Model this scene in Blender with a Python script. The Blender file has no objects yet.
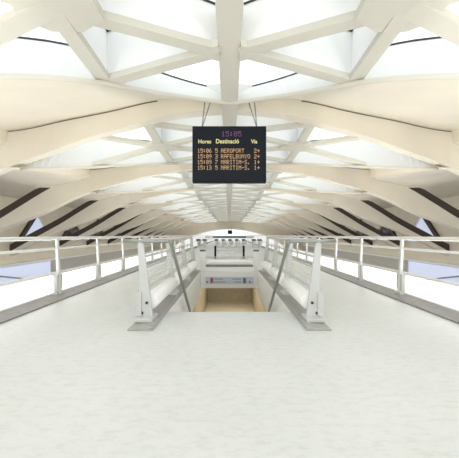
import bpy, bmesh, math, random
from mathutils import Vector, Matrix
random.seed(7)
S = bpy.context.scene
COL = S.collection
CH = 1.2            # eye height above the walkway
BAY = 5.55          # spacing of the roof bays along the hall
F_PX = 300.0

# ------------------------------------------------------------------ materials
def mat(name, col, rough=0.5, metal=0.0, emit=None, estr=0.0, noise=0.0, nscale=3.0, bump=0.0, spec=0.5):
    m = bpy.data.materials.new(name); m.use_nodes = True
    nt = m.node_tree; b = nt.nodes['Principled BSDF']
    b.inputs['Base Color'].default_value = (*col, 1)
    b.inputs['Roughness'].default_value = rough
    b.inputs['Metallic'].default_value = metal
    b.inputs['Specular IOR Level'].default_value = spec
    if emit:
        b.inputs['Emission Color'].default_value = (*emit, 1)
        b.inputs['Emission Strength'].default_value = estr
    if noise or bump:
        tc = nt.nodes.new('ShaderNodeTexCoord')
        n = nt.nodes.new('ShaderNodeTexNoise')
        n.inputs['Scale'].default_value = nscale; n.inputs['Detail'].default_value = 6
        nt.links.new(tc.outputs['Object'], n.inputs['Vector'])
        if noise:
            r = nt.nodes.new('ShaderNodeValToRGB')
            r.color_ramp.elements[0].position = 0.3; r.color_ramp.elements[1].position = 0.7
            r.color_ramp.elements[0].color = (*[c*(1-noise) for c in col], 1)
            r.color_ramp.elements[1].color = (*[min(1, c*(1+noise*0.4)) for c in col], 1)
            nt.links.new(n.outputs['Fac'], r.inputs['Fac'])
            nt.links.new(r.outputs['Color'], b.inputs['Base Color'])
        if bump:
            bp = nt.nodes.new('ShaderNodeBump'); bp.inputs['Strength'].default_value = bump
            bp.inputs['Distance'].default_value = 0.02
            nt.links.new(n.outputs['Fac'], bp.inputs['Height'])
            nt.links.new(bp.outputs['Normal'], b.inputs['Normal'])
    return m

M = {}
M['cream'] = mat('cream_concrete', (0.80, 0.745, 0.63), 0.75, noise=0.04, nscale=0.9, spec=0.2)
M['arch'] = mat('arch_concrete', (0.79, 0.745, 0.635), 0.75, noise=0.05, nscale=0.8, spec=0.2)
M['lattice'] = mat('lattice_concrete', (0.68, 0.66, 0.58), 0.75, noise=0.03, nscale=1.5, spec=0.2)
M['white'] = mat('white_plaster', (0.88, 0.885, 0.87), 0.7, spec=0.2)
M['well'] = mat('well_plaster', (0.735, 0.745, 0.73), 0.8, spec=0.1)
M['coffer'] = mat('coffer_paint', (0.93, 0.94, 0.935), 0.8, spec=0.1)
M['rail'] = mat('white_painted_steel', (0.76, 0.77, 0.75), 0.35)
M['post'] = mat('grey_painted_steel', (0.57, 0.59, 0.58), 0.35)
M['steel'] = mat('brushed_steel', (0.36, 0.38, 0.36), 0.35, metal=0.6)
M['bolt'] = mat('dark_bolt', (0.05, 0.05, 0.05), 0.4, metal=0.5)
M['curb'] = mat('grey_granite', (0.40, 0.40, 0.38), 0.5, noise=0.2, nscale=25)
M['channel'] = mat('grey_channel', (0.30, 0.295, 0.28), 0.6, noise=0.2, nscale=10)
M['glow'] = mat('lit_diffuser', (0.9, 0.9, 0.9), 0.4, emit=(1, 0.99, 0.97), estr=0.8)
M['tube'] = mat('lit_tube', (0.88, 0.89, 0.88), 0.35, emit=(1, 1, 0.99), estr=0.08)
M['glaze'] = mat('skylight_glass', (0.45, 0.45, 0.45), 0.3, emit=(0.95, 0.985, 1.0), estr=1.08)
M['gap'] = mat('black_gasket', (0.035, 0.035, 0.04), 0.6)
M['bronze'] = mat('dark_bronze_panel', (0.052, 0.042, 0.032), 0.55)
M['joint'] = mat('joint_shade', (0.11, 0.095, 0.075), 0.7)  # dark tone stands in for the shade inside the joint groove
M['black'] = mat('black_casing', (0.012, 0.014, 0.018), 0.55, spec=0.15)
M['screen'] = mat('screen_glass', (0.012, 0.015, 0.021), 0.4, spec=0.12)
M['amber'] = mat('amber_led', (0.3, 0.2, 0.1), 0.5, emit=(0.85, 0.52, 0.27), estr=0.40)
M['violet'] = mat('violet_led', (0.1, 0.03, 0.1), 0.5, emit=(0.32, 0.08, 0.30), estr=0.25)
M['yellow'] = mat('yellow_print', (0.80, 0.74, 0.36), 0.5)
M['brown'] = mat('brown_wood_wall', (0.38, 0.32, 0.225), 0.5, noise=0.12, nscale=4)
M['tan'] = mat('tan_floor', (0.64, 0.57, 0.42), 0.4, noise=0.06, nscale=3)
M['concrete'] = mat('grey_concrete', (0.60, 0.585, 0.54), 0.85, noise=0.18, nscale=9, bump=0.3)
M['track'] = mat('track_bed', (0.22, 0.21, 0.20), 0.9, noise=0.3, nscale=14)
M['bluelit'] = mat('backlit_window', (0.45, 0.5, 0.6), 0.3, emit=(0.60, 0.66, 0.86), estr=0.6)
M['darkglass'] = mat('dark_glass', (0.06, 0.062, 0.065), 0.15)
M['signplate'] = mat('pale_blue_sign', (0.60, 0.66, 0.74), 0.4)
M['ink'] = mat('sign_ink', (0.16, 0.18, 0.24), 0.6)
M['redink'] = mat('sign_red', (0.32, 0.10, 0.11), 0.6)
M['tealink'] = mat('sign_teal', (0.10, 0.20, 0.20), 0.6)
M['gatewhite'] = mat('gate_white', (0.72, 0.74, 0.75), 0.35)
M['gatedark'] = mat('gate_dark', (0.10, 0.11, 0.12), 0.35)
M['hall'] = mat('hall_white', (0.85, 0.86, 0.86), 0.6)

def glass():
    m = bpy.data.materials.new('clear_glass'); m.use_nodes = True
    b = m.node_tree.nodes['Principled BSDF']
    b.inputs['Base Color'].default_value = (0.85, 0.9, 0.9, 1); b.inputs['Roughness'].default_value = 0.05
    b.inputs['Alpha'].default_value = 0.25
    return m
M['glass'] = glass()

def floor_mat():
    m = bpy.data.materials.new('polished_white_marble'); m.use_nodes = True
    nt = m.node_tree; b = nt.nodes['Principled BSDF']
    tc = nt.nodes.new('ShaderNodeTexCoord')
    n1 = nt.nodes.new('ShaderNodeTexNoise'); n1.inputs['Scale'].default_value = 9; n1.inputs['Detail'].default_value = 10
    n1.inputs['Roughness'].default_value = 0.7
    n2 = nt.nodes.new('ShaderNodeTexNoise'); n2.inputs['Scale'].default_value = 1.1; n2.inputs['Detail'].default_value = 4
    mp = nt.nodes.new('ShaderNodeMapping'); mp.inputs['Scale'].default_value = (1, 2.2, 1)
    nt.links.new(tc.outputs['Object'], mp.inputs['Vector'])
    nt.links.new(mp.outputs['Vector'], n1.inputs['Vector']); nt.links.new(tc.outputs['Object'], n2.inputs['Vector'])
    r1 = nt.nodes.new('ShaderNodeValToRGB')
    r1.color_ramp.elements[0].position = 0.32; r1.color_ramp.elements[0].color = (0.61, 0.635, 0.635, 1)
    r1.color_ramp.elements[1].position = 0.52; r1.color_ramp.elements[1].color = (0.70, 0.73, 0.735, 1)
    r2 = nt.nodes.new('ShaderNodeValToRGB')
    r2.color_ramp.elements[0].position = 0.3; r2.color_ramp.elements[0].color = (0.93, 0.94, 0.93, 1)
    r2.color_ramp.elements[1].position = 0.7; r2.color_ramp.elements[1].color = (1, 1, 1, 1)
    mx = nt.nodes.new('ShaderNodeMixRGB'); mx.blend_type = 'MULTIPLY'; mx.inputs['Fac'].default_value = 1
    nt.links.new(n1.outputs['Fac'], r1.inputs['Fac']); nt.links.new(n2.outputs['Fac'], r2.inputs['Fac'])
    nt.links.new(r1.outputs['Color'], mx.inputs['Color1']); nt.links.new(r2.outputs['Color'], mx.inputs['Color2'])
    nt.links.new(mx.outputs['Color'], b.inputs['Base Color'])
    b.inputs['Roughness'].default_value = 0.32
    b.inputs['Specular IOR Level'].default_value = 0.45
    return m
M['floor'] = floor_mat()

# ------------------------------------------------------------------ mesh helpers
class MB:
    def __init__(s): s.v = []; s.f = []
    def add(s, vs, fs):
        o = len(s.v); s.v += [tuple(v) for v in vs]; s.f += [tuple(i+o for i in f) for f in fs]; return s
    def box(s, x0, x1, y0, y1, z0, z1):
        if x0 > x1: x0, x1 = x1, x0
        return s.add([(x0,y0,z0),(x1,y0,z0),(x1,y1,z0),(x0,y1,z0),(x0,y0,z1),(x1,y0,z1),(x1,y1,z1),(x0,y1,z1)],
                     [(0,3,2,1),(4,5,6,7),(0,1,5,4),(1,2,6,5),(2,3,7,6),(3,0,4,7)])
    def tube(s, pts, r, n=10, caps=True):
        pts = [Vector(p) for p in pts]; rings = []
        for i, p in enumerate(pts):
            a = pts[max(i-1, 0)]; c = pts[min(i+1, len(pts)-1)]
            d = (c-a).normalized()
            up = Vector((0,0,1)) if abs(d.z) < 0.9 else Vector((1,0,0))
            u = d.cross(up).normalized(); w = u.cross(d).normalized()
            rr = r[i] if isinstance(r, (list, tuple)) else r
            rings.append([p + u*math.cos(2*math.pi*k/n)*rr + w*math.sin(2*math.pi*k/n)*rr for k in range(n)])
        vs = [v for g in rings for v in g]; fs = []
        for i in range(len(rings)-1):
            for k in range(n):
                k2 = (k+1) % n
                fs.append((i*n+k, i*n+k2, (i+1)*n+k2, (i+1)*n+k))
        if caps:
            fs.append(tuple(range(n))[::-1]); fs.append(tuple((len(rings)-1)*n+k for k in range(n)))
        return s.add(vs, fs)
    def prism(s, poly, axis, a0, a1):
        """extrude a 2-D polygon along an axis: 'y' polygon is (x,z); 'x' polygon is (y,z); 'z' polygon is (x,y)"""
        n = len(poly)
        def P(p, a): return {'y': (p[0], a, p[1]), 'x': (a, p[0], p[1]), 'z': (p[0], p[1], a)}[axis]
        vs = [P(p, a0) for p in poly] + [P(p, a1) for p in poly]
        fs = [tuple(range(n)), tuple(range(2*n-1, n-1, -1))]
        for i in range(n):
            j = (i+1) % n; fs.append((i, i+n, j+n, j))
        return s.add(vs, fs)
    def beam(s, p, q, w, h):
        """bar from p to q: bottom face on the line, w wide, h high"""
        p = Vector(p); q = Vector(q); d = (q-p); d.z = 0; d.normalize()
        u = Vector((-d.y, d.x, 0))*w/2; z = Vector((0,0,h))
        vs = [p-u, p+u, q+u, q-u]; b = [v for v in vs]; t = [v+z for v in vs]
        return s.add(b+t, [(0,3,2,1),(4,5,6,7),(0,1,5,4),(1,2,6,5),(2,3,7,6),(3,0,4,7)])
    def build(s, name, material, parent=None, smooth=False, bevel=0.0):
        me = bpy.data.meshes.new(name); me.from_pydata(s.v, [], s.f); me.update()
        bm = bmesh.new(); bm.from_mesh(me); bmesh.ops.recalc_face_normals(bm, faces=bm.faces); bm.to_mesh(me); bm.free()
        o = bpy.data.objects.new(name, me); COL.objects.link(o)
        me.materials.append(material)
        if smooth:
            for p in me.polygons: p.use_smooth = True
        if bevel:
            b = o.modifiers.new('bevel', 'BEVEL'); b.width = bevel; b.segments = 2; b.limit_method = 'ANGLE'
        if parent is not None:
            o.parent = parent; o.location = -Vector(parent.location) if parent.parent is None else Vector((0,0,0))
        return o

def tag(o, label, cat, group=None, kind=None):
    if label: o['label'] = label
    if cat: o['category'] = cat
    if group: o['group'] = group
    if kind: o['kind'] = kind
    return o
def thing(name, label, cat, loc=(0,0,0), group=None):
    o = bpy.data.objects.new(name, None); COL.objects.link(o); o.location = loc
    return tag(o, label, cat, group)
def struct(name, mb, m, label=None, cat=None, parent=None):
    o = mb.build(name, m, parent)
    o['kind'] = 'structure'
    if label: o['label'] = label
    if cat: o['category'] = cat
    return o
def cp(o, parent, dx=0, dy=0, dz=0):
    c = o.copy(); COL.objects.link(c); c.parent = parent
    c.location = Vector(o.location) + Vector((dx, dy, dz)); return c
def copy_tree(root, dx=0, dy=0, dz=0, label=None):
    r = root.copy(); COL.objects.link(r); r.location = Vector(root.location) + Vector((dx, dy, dz))
    if label: r['label'] = label
    for ch in list(root.children):
        c = ch.copy(); COL.objects.link(c); c.parent = r
        for g in list(ch.children):
            d = g.copy(); COL.objects.link(d); d.parent = c
    return r

def curve(tab):
    """monotone cubic through a table of (x, y)"""
    xs = [a for a, _ in tab]; ys = [b for _, b in tab]; n = len(xs)
    h = [xs[i+1]-xs[i] for i in range(n-1)]; d = [(ys[i+1]-ys[i])/h[i] for i in range(n-1)]
    m = [d[0]] + [0]*(n-2) + [d[-1]]
    for i in range(1, n-1):
        if d[i-1]*d[i] > 0:
            w1 = 2*h[i]+h[i-1]; w2 = h[i]+2*h[i-1]
            m[i] = (w1+w2)/(w1/d[i-1]+w2/d[i])
    def f(x):
        x = min(max(x, xs[0]), xs[-1]); i = 0
        while i < n-2 and x > xs[i+1]: i += 1
        t = (x-xs[i])/h[i]; t2 = t*t; t3 = t2*t
        return ys[i]*(2*t3-3*t2+1)+h[i]*m[i]*(t3-2*t2+t)+ys[i+1]*(-2*t3+3*t2)+h[i]*m[i+1]*(t3-t2)
    return f

ORD = ['nearest', 'second', 'third', 'fourth', 'fifth', 'sixth', 'seventh', 'eighth', 'ninth', 'tenth', 'eleventh', 'twelfth']

# ------------------------------------------------------------------ roof profiles (heights over the eye, x from the centre line)
g_plan = curve([(0,0),(1.2,.33),(2.86,1.3),(4.9,2.2),(6.4,2.85),(7.1,3.03),(8.2,3.1),(15.3,3.1)])      # plan line of an arch
z_bot = curve([(0,2.74),(1.5,2.77),(2.86,2.77),(4.0,2.68),(4.9,2.54),(6.4,2.32),(6.9,2.2),(7.75,1.92),(9.72,1.03),(11.6,.30),(13.4,-.50),(15.3,-1.50)])
z_top_in = curve([(0,2.86),(0.8,3.02),(1.5,3.17),(2.76,3.30),(5.5,3.33),(7.05,3.32)])
z_top_out = curve([(7.1,2.92),(8.3,2.72),(9.04,2.38),(10.3,1.63),(11.6,.82),(13.4,-.17),(15.3,-1.22)])
lip_plan = curve([(0,6.27-3.49),(1.0,5.74-3.49),(1.77,5.18-3.49),(2.04,4.97-3.49),(2.62,4.63-3.49),(3.33,4.36-3.49),(4.5,4.2-3.49),(6.3,4.22-3.49),(7.3,4.4-3.49),(9.8,4.4-3.49)])
lip_z = curve([(0,2.74),(1.0,2.64),(1.77,2.53),(2.04,2.49),(2.62,2.40),(3.33,2.29),(4.5,2.2),(6.3,2.15),(7.3,2.16),(8.5,2.32),(9.8,2.41)])
slab_back = curve([(0,2.86),(0.8,3.02),(1.5,3.17),(2.76,3.30),(5.5,3.33),(7.05,3.32),(7.12,2.93),(8.3,2.6),(9.04,2.42),(9.8,2.41)])
NLENS = 10
def arch_y(a, x): return 0.95 + BAY*a + g_plan(abs(x))
def lens_mid(k): return 3.49 + BAY*k
def lip_y(k, x): return lens_mid(k) + lip_plan(abs(x))
T_ARCH = 0.32
TIP = 6.85
def frange(a, b, n): return [a+(b-a)*i/(n-1) for i in range(n)]

# slabs between each skylight and the next arch (one continuous shell per bay)
def slab_mesh(k, y_front=None, y_back=None):
    mb = MB()
    xs = sorted(set(frange(-9.8, 9.8, 57) + [-7.12,-7.05,7.05,7.12]))
    nt = 7; vs = []; fs = []
    for x in xs:
        ax = abs(x)
        y0 = lip_y(k, x) if y_front is None else y_front
        if ax > 6.6: y0 = arch_y(k, x)+.06
        y1 = (arch_y(k+1, x) + 0.04) if y_back is None else y_back
        z0 = CH+lip_z(ax); z1 = CH+slab_back(ax)
        for i in range(nt):
            t = i/(nt-1); vs.append((x, y0+(y1-y0)*t, z0+(z1-z0)*t))
    for i in range(len(xs)-1):
        for j in range(nt-1):
            fs.append((i*nt+j, (i+1)*nt+j, (i+1)*nt+j+1, i*nt+j+1))
    return mb.add(vs, fs)
ceil = MB()
for k in range(0, NLENS):
    m_ = slab_mesh(k); ceil.add(m_.v, m_.f)
# flat soffit behind the eye and at the far end
ceil.add([(-9.8,-6,CH+3.5),(9.8,-6,CH+3.5),(9.8,1.0,CH+3.5),(-9.8,1.0,CH+3.5)], [(0,1,2,3)])
ceil.add([(-9.8,arch_y(NLENS,0)+T_ARCH,CH+2.8),(9.8,arch_y(NLENS,0)+T_ARCH,CH+2.8),(9.8,64,CH+2.8),(-9.8,64,CH+2.8)], [(0,1,2,3)])
# outer roof strips over the legs
for s in (-1, 1):
    ceil.add([(s*9.75,-6,CH+2.62),(s*15.2,-6,CH+2.62),(s*15.2,64,CH+2.62),(s*9.75,64,CH+2.62)], [(0,1,2,3)])
    ceil.add([(s*9.8,-6,CH+2.41),(s*9.8,64,CH+2.41),(s*9.8,64,CH+2.62),(s*9.8,-6,CH+2.62)], [(0,1,2,3)])
struct('ceiling', ceil, M['cream'], 'cream folded concrete roof slabs between the skylights', 'ceiling')

# arches
def arch_mesh():
    mb = MB(); vs = []; fs = []
    xs = sorted(set(frange(-15.2, 15.2, 121) + [-7.12,-7.05,7.05,7.12,-9.04,9.04,0]))
    for x in xs:
        ax = abs(x); y = g_plan(ax); zb = CH+z_bot(ax)
        zt = CH + (z_top_in(ax) if ax <= 7.06 else z_top_out(ax))
        th = T_ARCH if ax < 7 else T_ARCH + min(.2, (ax-7)*.1)
        vs += [(x,y,zb),(x,y,zt),(x,y+th,zt),(x,y+th,zb)]
    n = len(xs)
    for i in range(n-1):
        a = 4*i; b = a+4
        for q in range(4):
            r = (q+1) % 4; fs.append((a+q, b+q, b+r, a+r))
    fs += [(0,1,2,3), (4*n-4,4*n-1,4*n-2,4*n-3)]
    return mb.add(vs, fs)
def joint_mesh(s):  # thin dark strip put in as the shadow gap of the arch joint
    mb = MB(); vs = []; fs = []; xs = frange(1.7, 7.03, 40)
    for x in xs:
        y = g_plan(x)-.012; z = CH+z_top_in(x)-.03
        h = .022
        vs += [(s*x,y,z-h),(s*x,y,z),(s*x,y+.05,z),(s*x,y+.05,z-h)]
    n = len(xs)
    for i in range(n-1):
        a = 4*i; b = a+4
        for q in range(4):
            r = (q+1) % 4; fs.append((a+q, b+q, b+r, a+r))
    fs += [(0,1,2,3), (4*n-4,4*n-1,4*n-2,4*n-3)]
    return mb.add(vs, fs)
def strip_mesh(s):
    xs = frange(9.04, 15.15, 24)
    low = [(s*x, CH+z_top_out(x)) for x in xs]
    def up(x): return min(2.395, z_top_out(x)+.36+.02*(x-9))
    high = [(s*x, CH+up(x)) for x in xs]
    poly = low + high[::-1]
    mb = MB(); n = len(xs); vs = []; fs = []
    for y in (3.08, 3.30):
        vs += [(p[0], y, p[1]) for p in low] + [(p[0], y, p[1]) for p in high]
    for i in range(n-1):
        fs += [(i,i+1,n+i+1,n+i), (2*n+i,2*n+i+1,3*n+i+1,3*n+i), (i,i+1,2*n+i+1,2*n+i), (n+i,n+i+1,3*n+i+1,3*n+i)]
    fs += [(n-1,2*n-1,4*n-1,3*n-1)]
    return mb.add(vs, fs)
a0 = thing('concrete_arch', 'nearest cream concrete roof arch, passing just above the departure board', 'arch', (0, 0.95+BAY, 0), 'concrete roof arches')
def local(mb, o_y): return mb
def part(mb, name, m, parent, smooth=False, bevel=0.0):
    o = mb.build(name, m, None, smooth, bevel); o.parent = parent; return o
part(arch_mesh(), 'arch_rib', M['arch'], a0)
for s in (-1, 1):
    part(joint_mesh(s), 'joint_shade_strip', M['joint'], a0)
    st = part(strip_mesh(s), 'dark_side_panel', M['bronze'], a0)
    st['label'] = 'dark brown recessed strip along the top of the arch leg'
for a in range(2, NLENS+1):
    lab = '%s cream concrete roof arch counted from the camera down the hall' % ORD[a-1]
    if a == NLENS: lab = 'tenth and farthest cream concrete roof arch before the end wall'
    copy_tree(a0, dy=BAY*(a-1), label=lab)

# spine beam
sp = MB(); sp.box(-.17, .17, -1.0, 62.4, CH+2.74, CH+3.3)
tag(sp.build('ceiling_beam', M['lattice'], bevel=.015), 'long straight beam running down the middle of the vaulted ceiling', 'beam')

# skylights
def skylight(k):
    root = thing('skylight', '', 'skylight', (0, lens_mid(k), 0), 'skylights along the vault')
    ZG = CH+3.45
    # near edge follows the back of arch k, far edge follows the slab lip
    def near(x): return -2.54 + g_plan(abs(x)) + T_ARCH
    def far(x): return lip_plan(abs(x))
    xs = frange(-TIP, TIP, 61)
    w = MB(); vs = []; fs = []
    for x in xs:
        ax = abs(x)
        off = 0.95*min(1, (TIP-ax)/1.2)
        n0 = near(x); f0 = max(far(x), n0+.02)
        vs += [(x, f0, CH+lip_z(ax)), (x, f0+off*.97+.005, ZG-.02), (x, n0-.01, CH+z_bot(ax)+.05), (x, n0-.05, ZG+.02)]
    n = len(xs)
    for i in range(n-1):
        a = 4*i; b = a+4
        fs += [(a,b,b+1,a+1), (a+2,b+2,b+3,a+3)]
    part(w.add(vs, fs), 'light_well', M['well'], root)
    lp = MB()
    lp.tube([(x, max(far(x), near(x)+.02)-.01, CH+lip_z(abs(x))+.015) for x in frange(-TIP, TIP, 61)], .045, 8)
    part(lp, 'lip_moulding', M['lattice'], root, True)
    # glazing: one luminous sheet in panes, dark gasket frame
    gx = frange(-TIP, TIP, 61); gv = []; gf = []
    for x in gx:
        ax = abs(x); off = 0.95*min(1, (TIP-ax)/1.2); n0 = near(x); f0 = max(far(x), n0+.02)+off
        gv += [(x, n0-.05, ZG), (x, f0, ZG), (x, n0-.05, ZG+.04), (x, f0, ZG+.04)]
    for i in range(len(gx)-1):
        a = 4*i; b = a+4
        gf += [(a,b,b+1,a+1), (a+2,b+2,b+3,a+3)]
    part(MB().add(gv, gf), 'glazing', M['glaze'], root)
    fr = MB()
    for s in (-1, 1):
        pts = []
        for x in frange(.5, TIP-.6, 24):
            off = 0.95*min(1, (TIP-x)/1.2)
            pts.append((s*x, max(far(x), near(x)+.02)+off-.03, ZG-.02))
        fr.tube(pts, .022, 6)
    # triangulated concrete lattice
    la = MB(); zs = CH+2.70; nx = 2.08; zn = CH+2.62; H = .10
    for s in (-1, 1):
        node = (s*nx, 0, zn)
        ff = (s*nx, far(nx)+.10, CH+lip_z(nx)+.05); nn = (s*nx, near(nx)-.05, CH+z_bot(nx)+.0)
        jf = (s*.17, .98, zs); jn = (s*.17, -.98, zs)
        la.beam(node, ff, .22, H); la.beam(node, nn, .22, H)
        la.beam(node, jf, .20, H); la.beam(node, jn, .20, H)
        la.beam(jf, ff, .19, H); la.beam(jn, nn, .19, H)
        xo = 4.4
        la.beam(node, (s*xo, far(xo)+.06, CH+lip_z(xo)+.05), .24, H)
        xo = 3.6
        la.beam(node, (s*xo, near(xo)-.05, CH+z_bot(xo)-.02), .24, H)
        # gusset plates where the bars meet
        la.prism([(s*(nx-.55),-.16),(s*(nx-.55),.16),(s*(nx-.2),.38),(s*(nx+.2),.38),(s*(nx+.42),.2),(s*(nx+.42),-.2),(s*(nx+.2),-.38),(s*(nx-.2),-.38)], 'z', zn-.003, zn+H)
        for y in (.98, -.98):
            la.prism([(s*.165,y-.2),(s*.165,y+.2),(s*.36,y+.1),(s*.36,y-.1)], 'z', zs-.003, zs+H)
    part(la, 'lattice', M['lattice'], root)
    # white webs standing on every bar, closing the cells like coffers
    wb = MB(); ZW = ZG-.06
    def web(p, q, w):
        p = Vector(p); q = Vector(q); d = q-p; d.z = 0; d.normalize(); u = Vector((-d.y, d.x, 0))*w/2
        vs = []
        for v in (p, q):
            vs += [v-u+Vector((0,0,H-.02)), v+u+Vector((0,0,H-.02)), Vector((v.x+u.x*.6, v.y+u.y*.6, ZW)), Vector((v.x-u.x*.6, v.y-u.y*.6, ZW))]
        wb.add(vs, [(0,3,2,1),(4,5,6,7),(0,1,5,4),(1,2,6,5),(2,3,7,6),(3,0,4,7)])
        for sg in (-1, 1):
            fr.tube([(p.x+u.x*.75*sg, p.y+u.y*.75*sg, ZW-.005), (q.x+u.x*.75*sg, q.y+u.y*.75*sg, ZW-.005)], .016, 6)
    for s in (-1, 1):
        node = (s*nx, 0, zn)
        ff = (s*nx, far(nx)+.10, CH+lip_z(nx)+.05); nn = (s*nx, near(nx)-.05, CH+z_bot(nx))
        jf = (s*.17, .98, zs); jn = (s*.17, -.98, zs)
        for p, q in ((node, ff), (node, nn), (node, jf), (node, jn), (jf, ff), (jn, nn)): web(p, q, .14)
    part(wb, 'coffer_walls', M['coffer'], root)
    part(fr, 'glazing_frame', M['gap'], root)
    return root
sk = skylight(0)
sk['label'] = 'nearest skylight overhead, large triangular lattice filling the top of the view'
for k in range(1, NLENS):
    lab = ['', 'second skylight, its lattice showing on both sides of the departure board'][k] if k == 1 else '%s lattice skylight counted from the camera down the vault' % ORD[k]
    copy_tree(sk, dy=BAY*k, label=lab)

# ------------------------------------------------------------------ floor, stairwell
HX, HY0, HY1 = .96, 4.68, 9.75
FX = 3.75
fl = MB()
for (x0,x1,y0,y1) in ((-FX,FX,-6,HY0), (-FX,-HX,HY0,HY1), (HX,FX,HY0,HY1), (-FX,FX,HY1,75)):
    fl.box(x0,x1,y0,y1,-.48,0)
struct('floor', fl, M['floor'], 'polished white marble walkway floor', 'floor')
sw = MB()
for s in (-1, 1):
    sw.box(s*HX, s*(HX-.03), HY0, HY1, -.72, -.002)
sw.box(-HX+.03, HX-.03, HY1-.03, HY1, -.52, -.002)
struct('trim_1', sw, M['white'], 'white lining round the stairwell opening', 'trim')
# lower landing, brown walls
lw = MB()
for s in (-1, 1): lw.box(s*1.30, s*1.45, 4.2, 18.2, -5.0, -.49)
lw.box(-1.3, 1.3, 18.0, 18.2, -5.0, -.49)
struct('wall_stairwell', lw, M['brown'], 'brown walls of the passage below the stairwell', 'wall')
lf = MB(); lf.box(-1.3, 1.3, 9.3, 18.0, -3.1, -2.82)
struct('floor_landing', lf, M['tan'], 'tan floor of the landing below the stairs', 'floor')
stp = MB(); NS = 17; run = (9.3-HY0-.05)/NS; rise = 2.82/(NS)
for i in range(NS):
    y = HY0+.05+run*i; z = -rise*(i+1)+.0
    stp.box(-HX+.05, HX-.05, y, y+run+.01, z-.25, z)
tag(stp.build('staircase', M['white']), 'flight of steps going down inside the stairwell opening', 'stairs')

# channel along the walkway edge
for i, s in enumerate((-1, 1)):
    ch = MB(); ch.box(s*3.08, s*3.52, -6, 62, .0, .025)
    struct('trim_%d' % (i+2), ch, M['channel'], ('left' if s < 0 else 'right') + ' grey drainage strip along the walkway edge', 'trim')

# ------------------------------------------------------------------ outer railings
RX = 3.45
def outer_rail(s, ys, label):
    root = thing('railing', label, 'railing', (s*RX, ys[0], 0), 'outer walkway railings')
    Y0 = ys[0]
    L0, L1 = -.3, ys[-1]-Y0+.3
    t = MB(); t.tube([(0,-8,1.135),(0,L1,1.135)], .034, 12); part(t, 'handrail', M['rail'], root, True)
    t = MB(); t.tube([(s*.01,-8,.93),(s*.01,L1,.93)], .022, 10); part(t, 'middle_rail', M['rail'], root, True)
    t = MB(); t.tube([(s*.02,-8,.445),(s*.02,L1,.445)], .026, 10); part(t, 'lower_rail', M['rail'], root, True)
    p0 = MB()
    p0.prism([(-.05*s-.03,.03),(-.05*s+.03,.03),(.0+.022,1.11),(.0-.022,1.11)], 'y', -.035, .035)
    post = part(p0, 'post', M['rail'], root, bevel=.006)
    b0 = MB(); b0.box(-.10,.06,-.10,.10,.025,.075); b0.box(-.05,.03,-.06,.06,.07,.14)
    foot = b0.build('foot', M['post']); foot.parent = post
    k0 = MB(); k0.box(-.028,.028,-.09,.09,.12,.42)
    br = k0.build('bracket', M['post']); br.parent = post; br.location = (-.03*s, 0, 0)
    # lit box panel between two posts
    g0 = MB(); g0.box(-.03+.02*s,.03+.02*s,.11,1.83-.11,.07,.405)
    pan = part(g0, 'light_panel', M['glow'], root, bevel=.01)
    pan['label'] = 'glowing white panel'
    for i, y in enumerate(ys):
        if i:
            c = cp(post, root, dy=y-Y0)
            for q in list(post.children):
                d = q.copy(); COL.objects.link(d); d.parent = c
            cp(pan, root, dy=y-Y0)
    for j in (1, 2): cp(pan, root, dy=-1.83*j)
    return root
ysL = [6.0+1.83*i for i in range(31)]
outer_rail(-1, [4.17]+ysL, 'long white railing with glowing base panels on left edge of walkway')
outer_rail(1, [4.17]+ysL, 'long white railing with glowing base panels on right edge of walkway')

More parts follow.
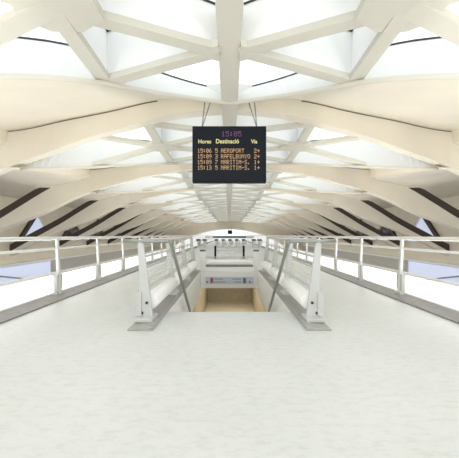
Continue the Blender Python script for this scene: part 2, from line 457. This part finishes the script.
# ------------------------------------------------------------------ balustrades round the stairwell
def inner_rail(s, label):
    root = thing('balustrade', label, 'balustrade', (s*1.2, 3.75, 0), 'stairwell balustrades')
    o = Vector((s*1.2, 3.75, 0))
    def P(mb, name, m, smooth=False, bevel=0.0, parent=None):
        ob = mb.build(name, m, None, smooth, bevel)
        ob.parent = parent if parent else root
        if not parent: ob.location = -o
        return ob
    c = MB(); c.prism([(s*1.28,0),(s*.965,0),(s*.965,.045),(s*1.28,.02)], 'y', 3.75, 9.95)
    P(c, 'curb', M['curb'], bevel=.006)
    ys = [4.14, 5.97, 7.80, 9.63]
    for i, y in enumerate(ys):
        p = MB()
        p.prism([(s*1.22,.04),(s*1.05,.04),(s*1.185,1.1),(s*1.265,1.1)], 'y', y-.02, y+.02)
        po = P(p, 'post', M['post'], bevel=.006)
        b = MB(); b.box(s*1.265, s*1.03, y-.16, y+.16, .035, .085); P(b, 'foot', M['post'], bevel=.01, parent=po)
        f = MB(); f.box(s*1.285, s*1.205, y-.045, y+.09, .085, .42); P(f, 'bracket', M['post'], bevel=.01, parent=po)
        d = MB()
        for (bx, bz) in ((1.135,.27),(1.20,.13)):
            d.tube([(s*bx,y-.035,bz),(s*bx,y-.015,bz)], .02, 10)
        P(d, 'bolts', M['bolt'], parent=po)
    t = MB(); t.tube([(s*1.225,4.1,1.12),(s*1.225,9.7,1.12)], .028, 12); P(t, 'handrail', M['rail'], True)
    t = MB(); t.tube([(s*1.46,4.12,1.12),(s*.83,4.12,1.115)], .026, 12); P(t, 'end_rail', M['steel'], True)
    for z, x in ((.90,1.19),(.46,1.15)):
        t = MB(); t.tube([(s*x,4.15,z),(s*x,9.65,z)], .02, 10); P(t, 'middle_rail', M['post'], True)
    for j in range(6):
        z = .52+.06*j; t = MB(); t.tube([(s*1.17,4.15,z),(s*1.17,9.65,z)], .0065, 6); P(t, 'wire', M['rail'], True)
    for a, b_ in zip(ys[:-1], ys[1:]):
        t = MB(); t.tube([(s*1.13,a+.10,.26),(s*1.13,a+.13,.26),(s*1.13,b_-.13,.26),(s*1.13,b_-.10,.26)], [.095,.118,.118,.095], 24)
        q = P(t, 'tube_light', M['tube'], True); q['label'] = 'fat frosted white tube light'
    # sloping handrail of the stairs
    t = MB(); t.tube([(s*.82,4.12,1.11),(s*.82,4.2,1.075),(s*.82,9.3,1.075-5.1*.715)], .026, 12)
    q = P(t, 'stair_handrail', M['steel'], True); q['label'] = 'grey steel handrail sloping down into the stairwell'
    return root
inner_rail(-1, 'white post balustrade with frosted tubes along left side of the stairwell')
inner_rail(1, 'white post balustrade with frosted tubes along right side of the stairwell')

# far end of the stairwell: cross barrier with frosted tube
cb = thing('barrier', 'low white barrier with frosted tube across far end of stairwell', 'barrier', (0, 9.9, 0))
b = MB(); b.box(-.80,.80,-.08,.10,.0,.14); part(b, 'plinth', M['coffer'], cb, bevel=.01)
b = MB(); b.tube([(-.74,0,.31),(-.71,0,.31),(.71,0,.31),(.74,0,.31)], [.06,.075,.075,.06], 20); part(b, 'tube_light', M['tube'], cb, True)
b = MB(); b.box(-.78,.78,.02,.06,.14,.22); part(b, 'back_strip', M['channel'], cb)
b = MB(); b.tube([(-.80,0,.47),(.80,0,.47)], .015, 8); part(b, 'top_rail', M['post'], cb, True)
for s in (-1, 1):
    b = MB(); b.prism([(s*.83,0),(s*.93,0),(s*.98,.68),(s*.78,.68)], 'y', -.05, .05); q = part(b, 'end_post', M['coffer'], cb, bevel=.01)
    b = MB(); b.box(s*.79, s*.97, -.056, .056, .66, .71); z = b.build('post_cap', M['gatedark']); z.parent = q

# direction sign over the passage
sg = thing('direction_sign', 'pale blue sign strip on beam over the passage below stairs', 'sign', (0, HY1-.03, -.27))
b = MB(); b.box(-.78,.78,-.02,0,-.115,.115); part(b, 'sign_panel', M['signplate'], sg)
b = MB()
for (x0,x1,z0) in ((-.50,-.20,.045),(-.50,-.10,-.05),(.10,.40,.045),(.16,.40,-.05)):
    x = x0
    while x < x1-.02:
        w = .018+.012*random.random(); b.box(x, x+w, -.024,-.02, z0-.016, z0+.016); x += w+.012
part(b, 'lettering', M['ink'], sg)
b = MB(); b.box(-.62,-.53,-.025,-.02,-.08,.09); part(b, 'red_symbol', M['redink'], sg)
b = MB(); b.box(.44,.53,-.025,-.02,-.09,.09); part(b, 'teal_symbol', M['tealink'], sg)
b = MB()
for x in (-.72,.66):
    b.prism([(x-.03,-.02),(x+.03,-.02),(x+.03,-.05),(x,-.09),(x-.03,-.05)], 'y', -.025, -.02)
part(b, 'arrows', M['ink'], sg)

# ------------------------------------------------------------------ departure board
DY = 6.2
def bx(px): return (px-229.5)/F_PX*DY
def bz(py): return CH + (235-py)/F_PX*DY
bd = thing('departure_board', 'black hanging train departure board with amber lettering', 'display board', (0, DY, bz(182)))
def BP(mb, name, m, smooth=False, bevel=0.0):
    ob = mb.build(name, m, None, smooth, bevel); ob.parent = bd; ob.location = (0, -DY, -bz(182)); return ob
X0, X1, Z0, Z1 = bx(192.3), bx(266.3), bz(182.5), bz(126)
b = MB(); b.box(X0,X1,DY,DY+.16,Z0,Z1); BP(b, 'casing', M['black'], bevel=.012)
b = MB(); b.box(X0+.03,X1-.03,DY-.006,DY+.002,Z0+.03,Z1-.03); BP(b, 'screen', M['screen'])
FONT = {
'0':['01110','10001','10011','10101','11001','10001','01110'],'1':['00100','01100','00100','00100','00100','00100','01110'],
'2':['01110','10001','00001','00110','01000','10000','11111'],'3':['11110','00001','00001','01110','00001','00001','11110'],
'5':['11111','10000','11110','00001','00001','10001','01110'],'6':['00110','01000','10000','11110','10001','10001','01110'],
'7':['11111','00001','00010','00100','01000','01000','01000'],'9':['01110','10001','10001','01111','00001','00010','01100'],
'A':['01110','10001','10001','11111','10001','10001','10001'],'E':['11111','10000','10000','11110','10000','10000','11111'],
'R':['11110','10001','10001','11110','10100','10010','10001'],'O':['01110','10001','10001','10001','10001','10001','01110'],
'P':['11110','10001','10001','11110','10000','10000','10000'],'T':['11111','00100','00100','00100','00100','00100','00100'],
'F':['11111','10000','10000','11110','10000','10000','10000'],'L':['10000','10000','10000','10000','10000','10000','11111'],
'B':['11110','10001','10001','11110','10001','10001','11110'],'U':['10001','10001','10001','10001','10001','10001','01110'],
'N':['10001','11001','10101','10011','10001','10001','10001'],'Y':['10001','10001','01010','00100','00100','00100','00100'],
'M':['10001','11011','10101','10101','10001','10001','10001'],'I':['01110','00100','00100','00100','00100','00100','01110'],
'S':['01111','10000','10000','01110','00001','00001','11110'],'-':['00000','00000','00000','11111','00000','00000','00000'],
'.':['00000','00000','00000','00000','00000','01100','01100'],':':['00000','01100','01100','00000','01100','01100','00000'],
'+':['00000','00100','00100','11111','00100','00100','00000'],' ':['00000']*7}
def led(mb, text, px0, px1, py0, py1):
    """dot-matrix lettering between photo-scale limits on the board's face"""
    x0, x1, zt, zb = bx(px0), bx(px1), bz(py0), bz(py1)
    cw = (x1-x0)/(6*len(text)-1); rh = (zt-zb)/7
    for i, c in enumerate(text):
        for r, row in enumerate(FONT[c]):
            q = 0
            while q < 5:
                if row[q] == '1':
                    e = q
                    while e < 5 and row[e] == '1': e += 1
                    xa = x0+(6*i+q)*cw; z = zt-(r+1)*rh
                    mb.box(xa, xa+(e-q)*cw*.96, DY-.011, DY-.005, z+.06*rh, z+.94*rh); q = e
                else: q += 1
b = MB()
rows = [('15:06','5','AEROPORT','2+'),('15:09','3','RAFELBUNYO','2+'),('15:09','7','MARITIM-S.','1+'),('15:13','5','MARITIM-S.','1+')]
for i, (t1, t2, t3, t4) in enumerate(rows):
    y = 148.7+5.65*i
    for tx, p0, p1 in ((t1,197.6,211.6),(t2,215.2,217.8),(t3,221,221+2.9*len(t3)),(t4,254,259.8)):
        b = MB(); led(b, tx, p0, p1, y, y+4.2); BP(b, 'lettering', M['amber'])
b = MB(); led(b, '15:05', 221.5, 241.5, 131.4, 136.6); BP(b, 'clock_digits', M['violet'])
def text_mesh(txt, px0, px1, py0, py1, name, m):
    cu = bpy.data.curves.new(name, 'FONT'); cu.body = txt; cu.size = 1; cu.extrude = .004; cu.offset = .018
    tmp = bpy.data.objects.new(name+'_tmp', cu); COL.objects.link(tmp)
    bpy.context.view_layer.update()
    me = bpy.data.meshes.new_from_object(tmp.evaluated_get(bpy.context.evaluated_depsgraph_get()))
    bpy.data.objects.remove(tmp)
    xs = [v.co.x for v in me.vertices]; ys = [v.co.y for v in me.vertices]; zs = [v.co.z for v in me.vertices]
    a, b_, c, d = min(xs), max(xs), min(ys), max(ys)
    for v in me.vertices:
        v.co = Vector((bx(px0)+(v.co.x-a)/(b_-a)*(bx(px1)-bx(px0)), DY-.008-(v.co.z+.004)*.4, bz(py1)+(v.co.y-c)/(d-c)*(bz(py0)-bz(py1))))
    me.materials.clear(); me.materials.append(m)
    o = bpy.data.objects.new(name, me); COL.objects.link(o); o.parent = bd; o.location = (0,-DY,-bz(182)); return o
text_mesh('Hores', 198.4, 211.2, 139.6, 143.6, 'heading', M['yellow'])
text_mesh('Destinaci\u00f3', 216, 239, 139.2, 143.6, 'heading', M['yellow'])
text_mesh('Via', 251, 257.2, 139.6, 143.6, 'heading', M['yellow'])
for s in (-1, 1):
    b = MB()
    for xt, yt in ((.52,.0),(.40,.0)):
        b.tube([(s*.575, DY+.08, Z1-.01), (s*xt, DY+.10, CH+2.80)], .013, 8)
    BP(b, 'hanger', M['steel'], True)

# ------------------------------------------------------------------ side walls with windows, trackside below
WX = 15.2
for s, nm in ((-1,'left'), (1,'right')):
    w = MB(); w.box(s*WX, s*(WX+.3), -6, 64, CH-2.05, CH+2.64)
    struct('wall_'+nm, w, M['cream'], nm+' cream upper side wall of the hall behind the arch legs', 'wall')
    w = MB(); w.box(s*(WX-.02), s*(WX+.3), -6, 64, -6.2, CH-2.05)
    struct('wall_lower_%s' % nm, w, M['concrete'], nm+' grey concrete trackside wall below the ledge', 'wall')
    w = MB(); w.box(s*(WX-.35), s*WX, -6, 64, CH-2.12, CH-1.95)
    struct('trim_%d' % (4 if s < 0 else 5), w, M['white'], nm+' pale ledge along the side wall', 'trim')
n_w = 1
def tri_window(s, y, lit, label):
    global n_w
    hw = 2.05; zb = CH-.5; zt = CH+1.72
    xi = s*(WX-.02)
    w = MB(); w.prism([(y-hw, zb), (y+hw, zb), (y, zt)], 'x', s*(WX-.06), s*(WX-.01))
    o = w.build('window_%d' % n_w, M['bluelit'] if lit else M['darkglass']); n_w += 1
    tag(o, label, 'window', kind='structure')
    f = MB()
    def bar(p, q, t):
        p = Vector((0,)+p); q = Vector((0,)+q); d = (q-p).normalized(); u = Vector((0,-d.z,d.y))*t
        x0 = s*(WX-.22); x1 = s*(WX-.0)
        vs = [(x, v.y, v.z) for x in (x0, x1) for v in (p-u, q-u, q+u, p+u)]
        f.add(vs, [(0,1,2,3),(7,6,5,4),(0,4,5,1),(1,5,6,2),(2,6,7,3),(3,7,4,0)])
    bar((y-hw, zb), (y, zt), .13)
    fo = f.build('frame', M['bronze']); fo.parent = o
    f = MB(); bar((y+hw, zb), (y, zt), .06)
    fo = f.build('frame', M['arch']); fo.parent = o
for s, nm in ((-1,'left'), (1,'right')):
    for j in range(7):
        y = 23.5 + BAY*j
        if j == 0: lab = 'bright bluish triangular window low on %s side wall, behind the nearest arch legs' % nm
        else: lab = '%s dark triangular window along %s side wall, between arch legs' % (ORD[j], nm)
        tri_window(s, y, j == 0, lab)
for s, nm in ((-1,'left'), (1,'right')):
    w = MB(); w.box(s*(WX-.05), s*(WX-.02), 8, 25.4, -5.6, CH-2.2)
    o = w.build('window_%d' % n_w, M['bluelit']); n_w += 1
    tag(o, 'large pale blue lit glazing below the ledge on %s side wall' % nm, 'window', kind='structure')
    f = MB()
    f.tube([(s*(WX-.12), 10, CH-.6), (s*(WX-.12), 25.2, CH-3.9)], .05, 8)
    tag(f.build('pipe', M['steel'], smooth=True), 'thin grey pipe slanting across the lit glazing on %s' % nm, 'pipe')
tb = MB(); tb.box(-WX, WX, -6, 75, -6.4, -6.2)
struct('floor_track', tb, M['track'], 'dark track level far below the walkway', 'floor')

# ------------------------------------------------------------------ far end
EY = 62.5
ew = MB(); arcn = 40
pts = []
for i in range(arcn+1):
    t = -1+2*i/arcn
    pts.append((15.2*t, CH+1.45-.027*(15.2*t)**2))
vs = []; fs = []
for y in (EY, EY+.5):
    for p in pts: vs += [(p[0], y, p[1]), (p[0], y, CH+3.2)]
n = len(pts)
for i in range(n-1):
    a = 2*i; b_ = a+2; o = 2*n
    fs += [(a,b_,b_+1,a+1), (o+a,o+b_,o+b_+1,o+a+1), (a,b_,o+b_,o+a), (a+1,b_+1,o+b_+1,o+a+1)]
struct('wall_end', ew.add(vs, fs), M['cream'], 'cream end wall of the vault above the arched opening', 'wall')
rim = MB(); vs = []; fs = []
for p in pts:
    vs += [(p[0], EY-.2, p[1]-.25), (p[0], EY-.2, p[1]+.05), (p[0], EY+.5, p[1]+.05), (p[0], EY+.5, p[1]-.25)]
for i in range(n-1):
    a = 4*i; b_ = a+4
    for q in range(4):
        r = (q+1) % 4; fs.append((a+q, b_+q, b_+r, a+r))
struct('trim_6', rim.add(vs, fs), M['white'], 'white rim of the arched opening at the far end', 'trim')
hw_ = MB(); hw_.box(-15.5, 15.5, 75, 75.3, -6.2, 5)
hw_.box(-15.5,15.5, 63, 75, CH+2.4, CH+2.5)
struct('wall_back', hw_, M['hall'], 'bright white hall beyond the far arch', 'wall')
d = MB(); d.box(-6, 6, 74.9, 75, CH-.75, CH-.25)
struct('window_%d' % n_w, d, M['darkglass'], 'dark strip of glazing in the far hall', 'window')
d = MB(); d.box(-5.0,5.0, 70, 71.5, CH+.55, CH+.75)
tag(d.build('canopy', M['hall']), 'thin white canopy over the doors in the far hall', 'canopy')
for i in range(4):
    x = -4.2+2.8*i
hd = thing('hanging_display', 'small dark screen hanging at the far arched opening', 'display', (0.1, EY-.6, CH+.2))
b = MB(); b.box(-.45,.45,-.1,.1,0,.75); part(b, 'casing', M['black'], hd, bevel=.02)
b = MB(); b.box(-.4,.4,-.105,-.1,.05,.7); part(b, 'screen', M['screen'], hd)
b = MB(); b.tube([(-.3,0,.75),(-.3,0,1.3)], .02, 8); b.tube([(.3,0,.75),(.3,0,1.3)], .02, 8); part(b, 'hanger', M['gatedark'], hd)

# black post frame behind the stairwell
fr = thing('guard_frame', 'low guard frame with two black posts standing beyond the stairwell', 'barrier', (0, 15, 0))
for s in (-1, 1):
    b = MB(); b.box(s*.66, s*.76, -.04,.04,.03,.66); q = part(b, 'post', M['black'], fr, bevel=.005)
    b = MB(); b.box(s*.52, s*.9, -.15,.15,0,.03); z = b.build('foot', M['post']); z.parent = q
b = MB()
for z in (.42,.6): b.tube([(-.66,0,z),(.66,0,z)], .016, 8)
part(b, 'rails', M['post'], fr, True)
b = MB(); b.box(-.65,.65,-.008,.008,.08,.40); part(b, 'glass_panel', M['glass'], fr)

# ticket gates
gates = [(-3.1,'white ticket gate at far left end of the gate row'),(-2.5,'white ticket gate second from left end of the gate row'),(-1.3,'white ticket gate third from left end of the gate row'),
         (-.62,'white ticket gate fourth from left end of the gate row'),(.05,'white ticket gate in the middle of the gate row'),(.72,'white ticket gate just right of the middle of the gate row'),
         (1.4,'white ticket gate third from right end of the gate row'),(2.4,'white ticket gate second from right end of the gate row'),(3.0,'white ticket gate at far right end of the gate row')]
g0 = thing('ticket_gate', gates[0][1], 'ticket gate', (gates[0][0], 30, 0), 'ticket gates across the walkway')
b = MB(); b.box(-.11,.11,-.7,.7,0,.62); part(b, 'cabinet', M['gatewhite'], g0, bevel=.03)
b = MB(); b.box(-.17,.17,-.62,.62,.62,.80); part(b, 'reader_head', M['gatedark'], g0, bevel=.04)
b = MB(); b.box(.12,.34,-.01,.01,.25,.7); part(b, 'glass_flap', M['glass'], g0)
for x, lab in gates[1:]:
    copy_tree(g0, dx=x-gates[0][0], label=lab)

# ------------------------------------------------------------------ light and camera
w = bpy.data.worlds.new('world'); S.world = w; w.use_nodes = True
bg = w.node_tree.nodes['Background']; bg.inputs['Color'].default_value = (1.0, 1.0, 1.0, 1); bg.inputs['Strength'].default_value = 2.1

def area(name, loc, rot, sx, sy, power, col=(1,1,1)):
    l = bpy.data.lights.new(name, 'AREA'); l.shape = 'RECTANGLE'; l.size = sx; l.size_y = sy; l.energy = power; l.color = col
    o = bpy.data.objects.new(name, l); COL.objects.link(o); o.location = loc; o.rotation_euler = rot; return o
# added upward fill along both walkway flanks, no fixtures, to brighten the vault
UPW = 165
for sgn in (-1, 1):
    for yy in range(-4, 60, 8):
        area('flank_fill', (sgn*4.3, yy+4, -.35), (math.pi, sgn*-.10, 0), .5, 8, UPW*(1 if yy < 16 or yy > 40 else .8), (1, .985, .955))
for sgn in (-1, 1):
    for yy in range(4, 60, 8):
        area('trackside_fill', (sgn*4.0, yy+4, -.9), (0, sgn*-1.35, 0), .4, 8, 110, (1, .98, .95))  # added fill for the lower side walls, unseen and without a fixture
area('passage_fill', (0, 13.5, -.75), (0, 0, 0), 1.6, 5, 95, (1, .96, .86))  # unseen fill added to lighten the dark stairwell passage
# daylight of the bright hall beyond the far arch
area('hall_daylight', (0, 70, CH+2.2), (0,0,0), 22, 8, 900)

cam = bpy.data.cameras.new('camera'); co = bpy.data.objects.new('camera', cam); COL.objects.link(co)
co.location = (0, 0, CH); co.rotation_euler = (math.pi/2, 0, 0)
cam.sensor_fit = 'HORIZONTAL'; cam.sensor_width = 36; cam.lens = 36*F_PX/459; cam.shift_y = 6/459; cam.clip_end = 300; cam.clip_start = .05
S.camera = co
S.view_settings.view_transform = 'Standard'; S.view_settings.look = 'None'
S.view_settings.exposure = 0.06; S.view_settings.gamma = 1
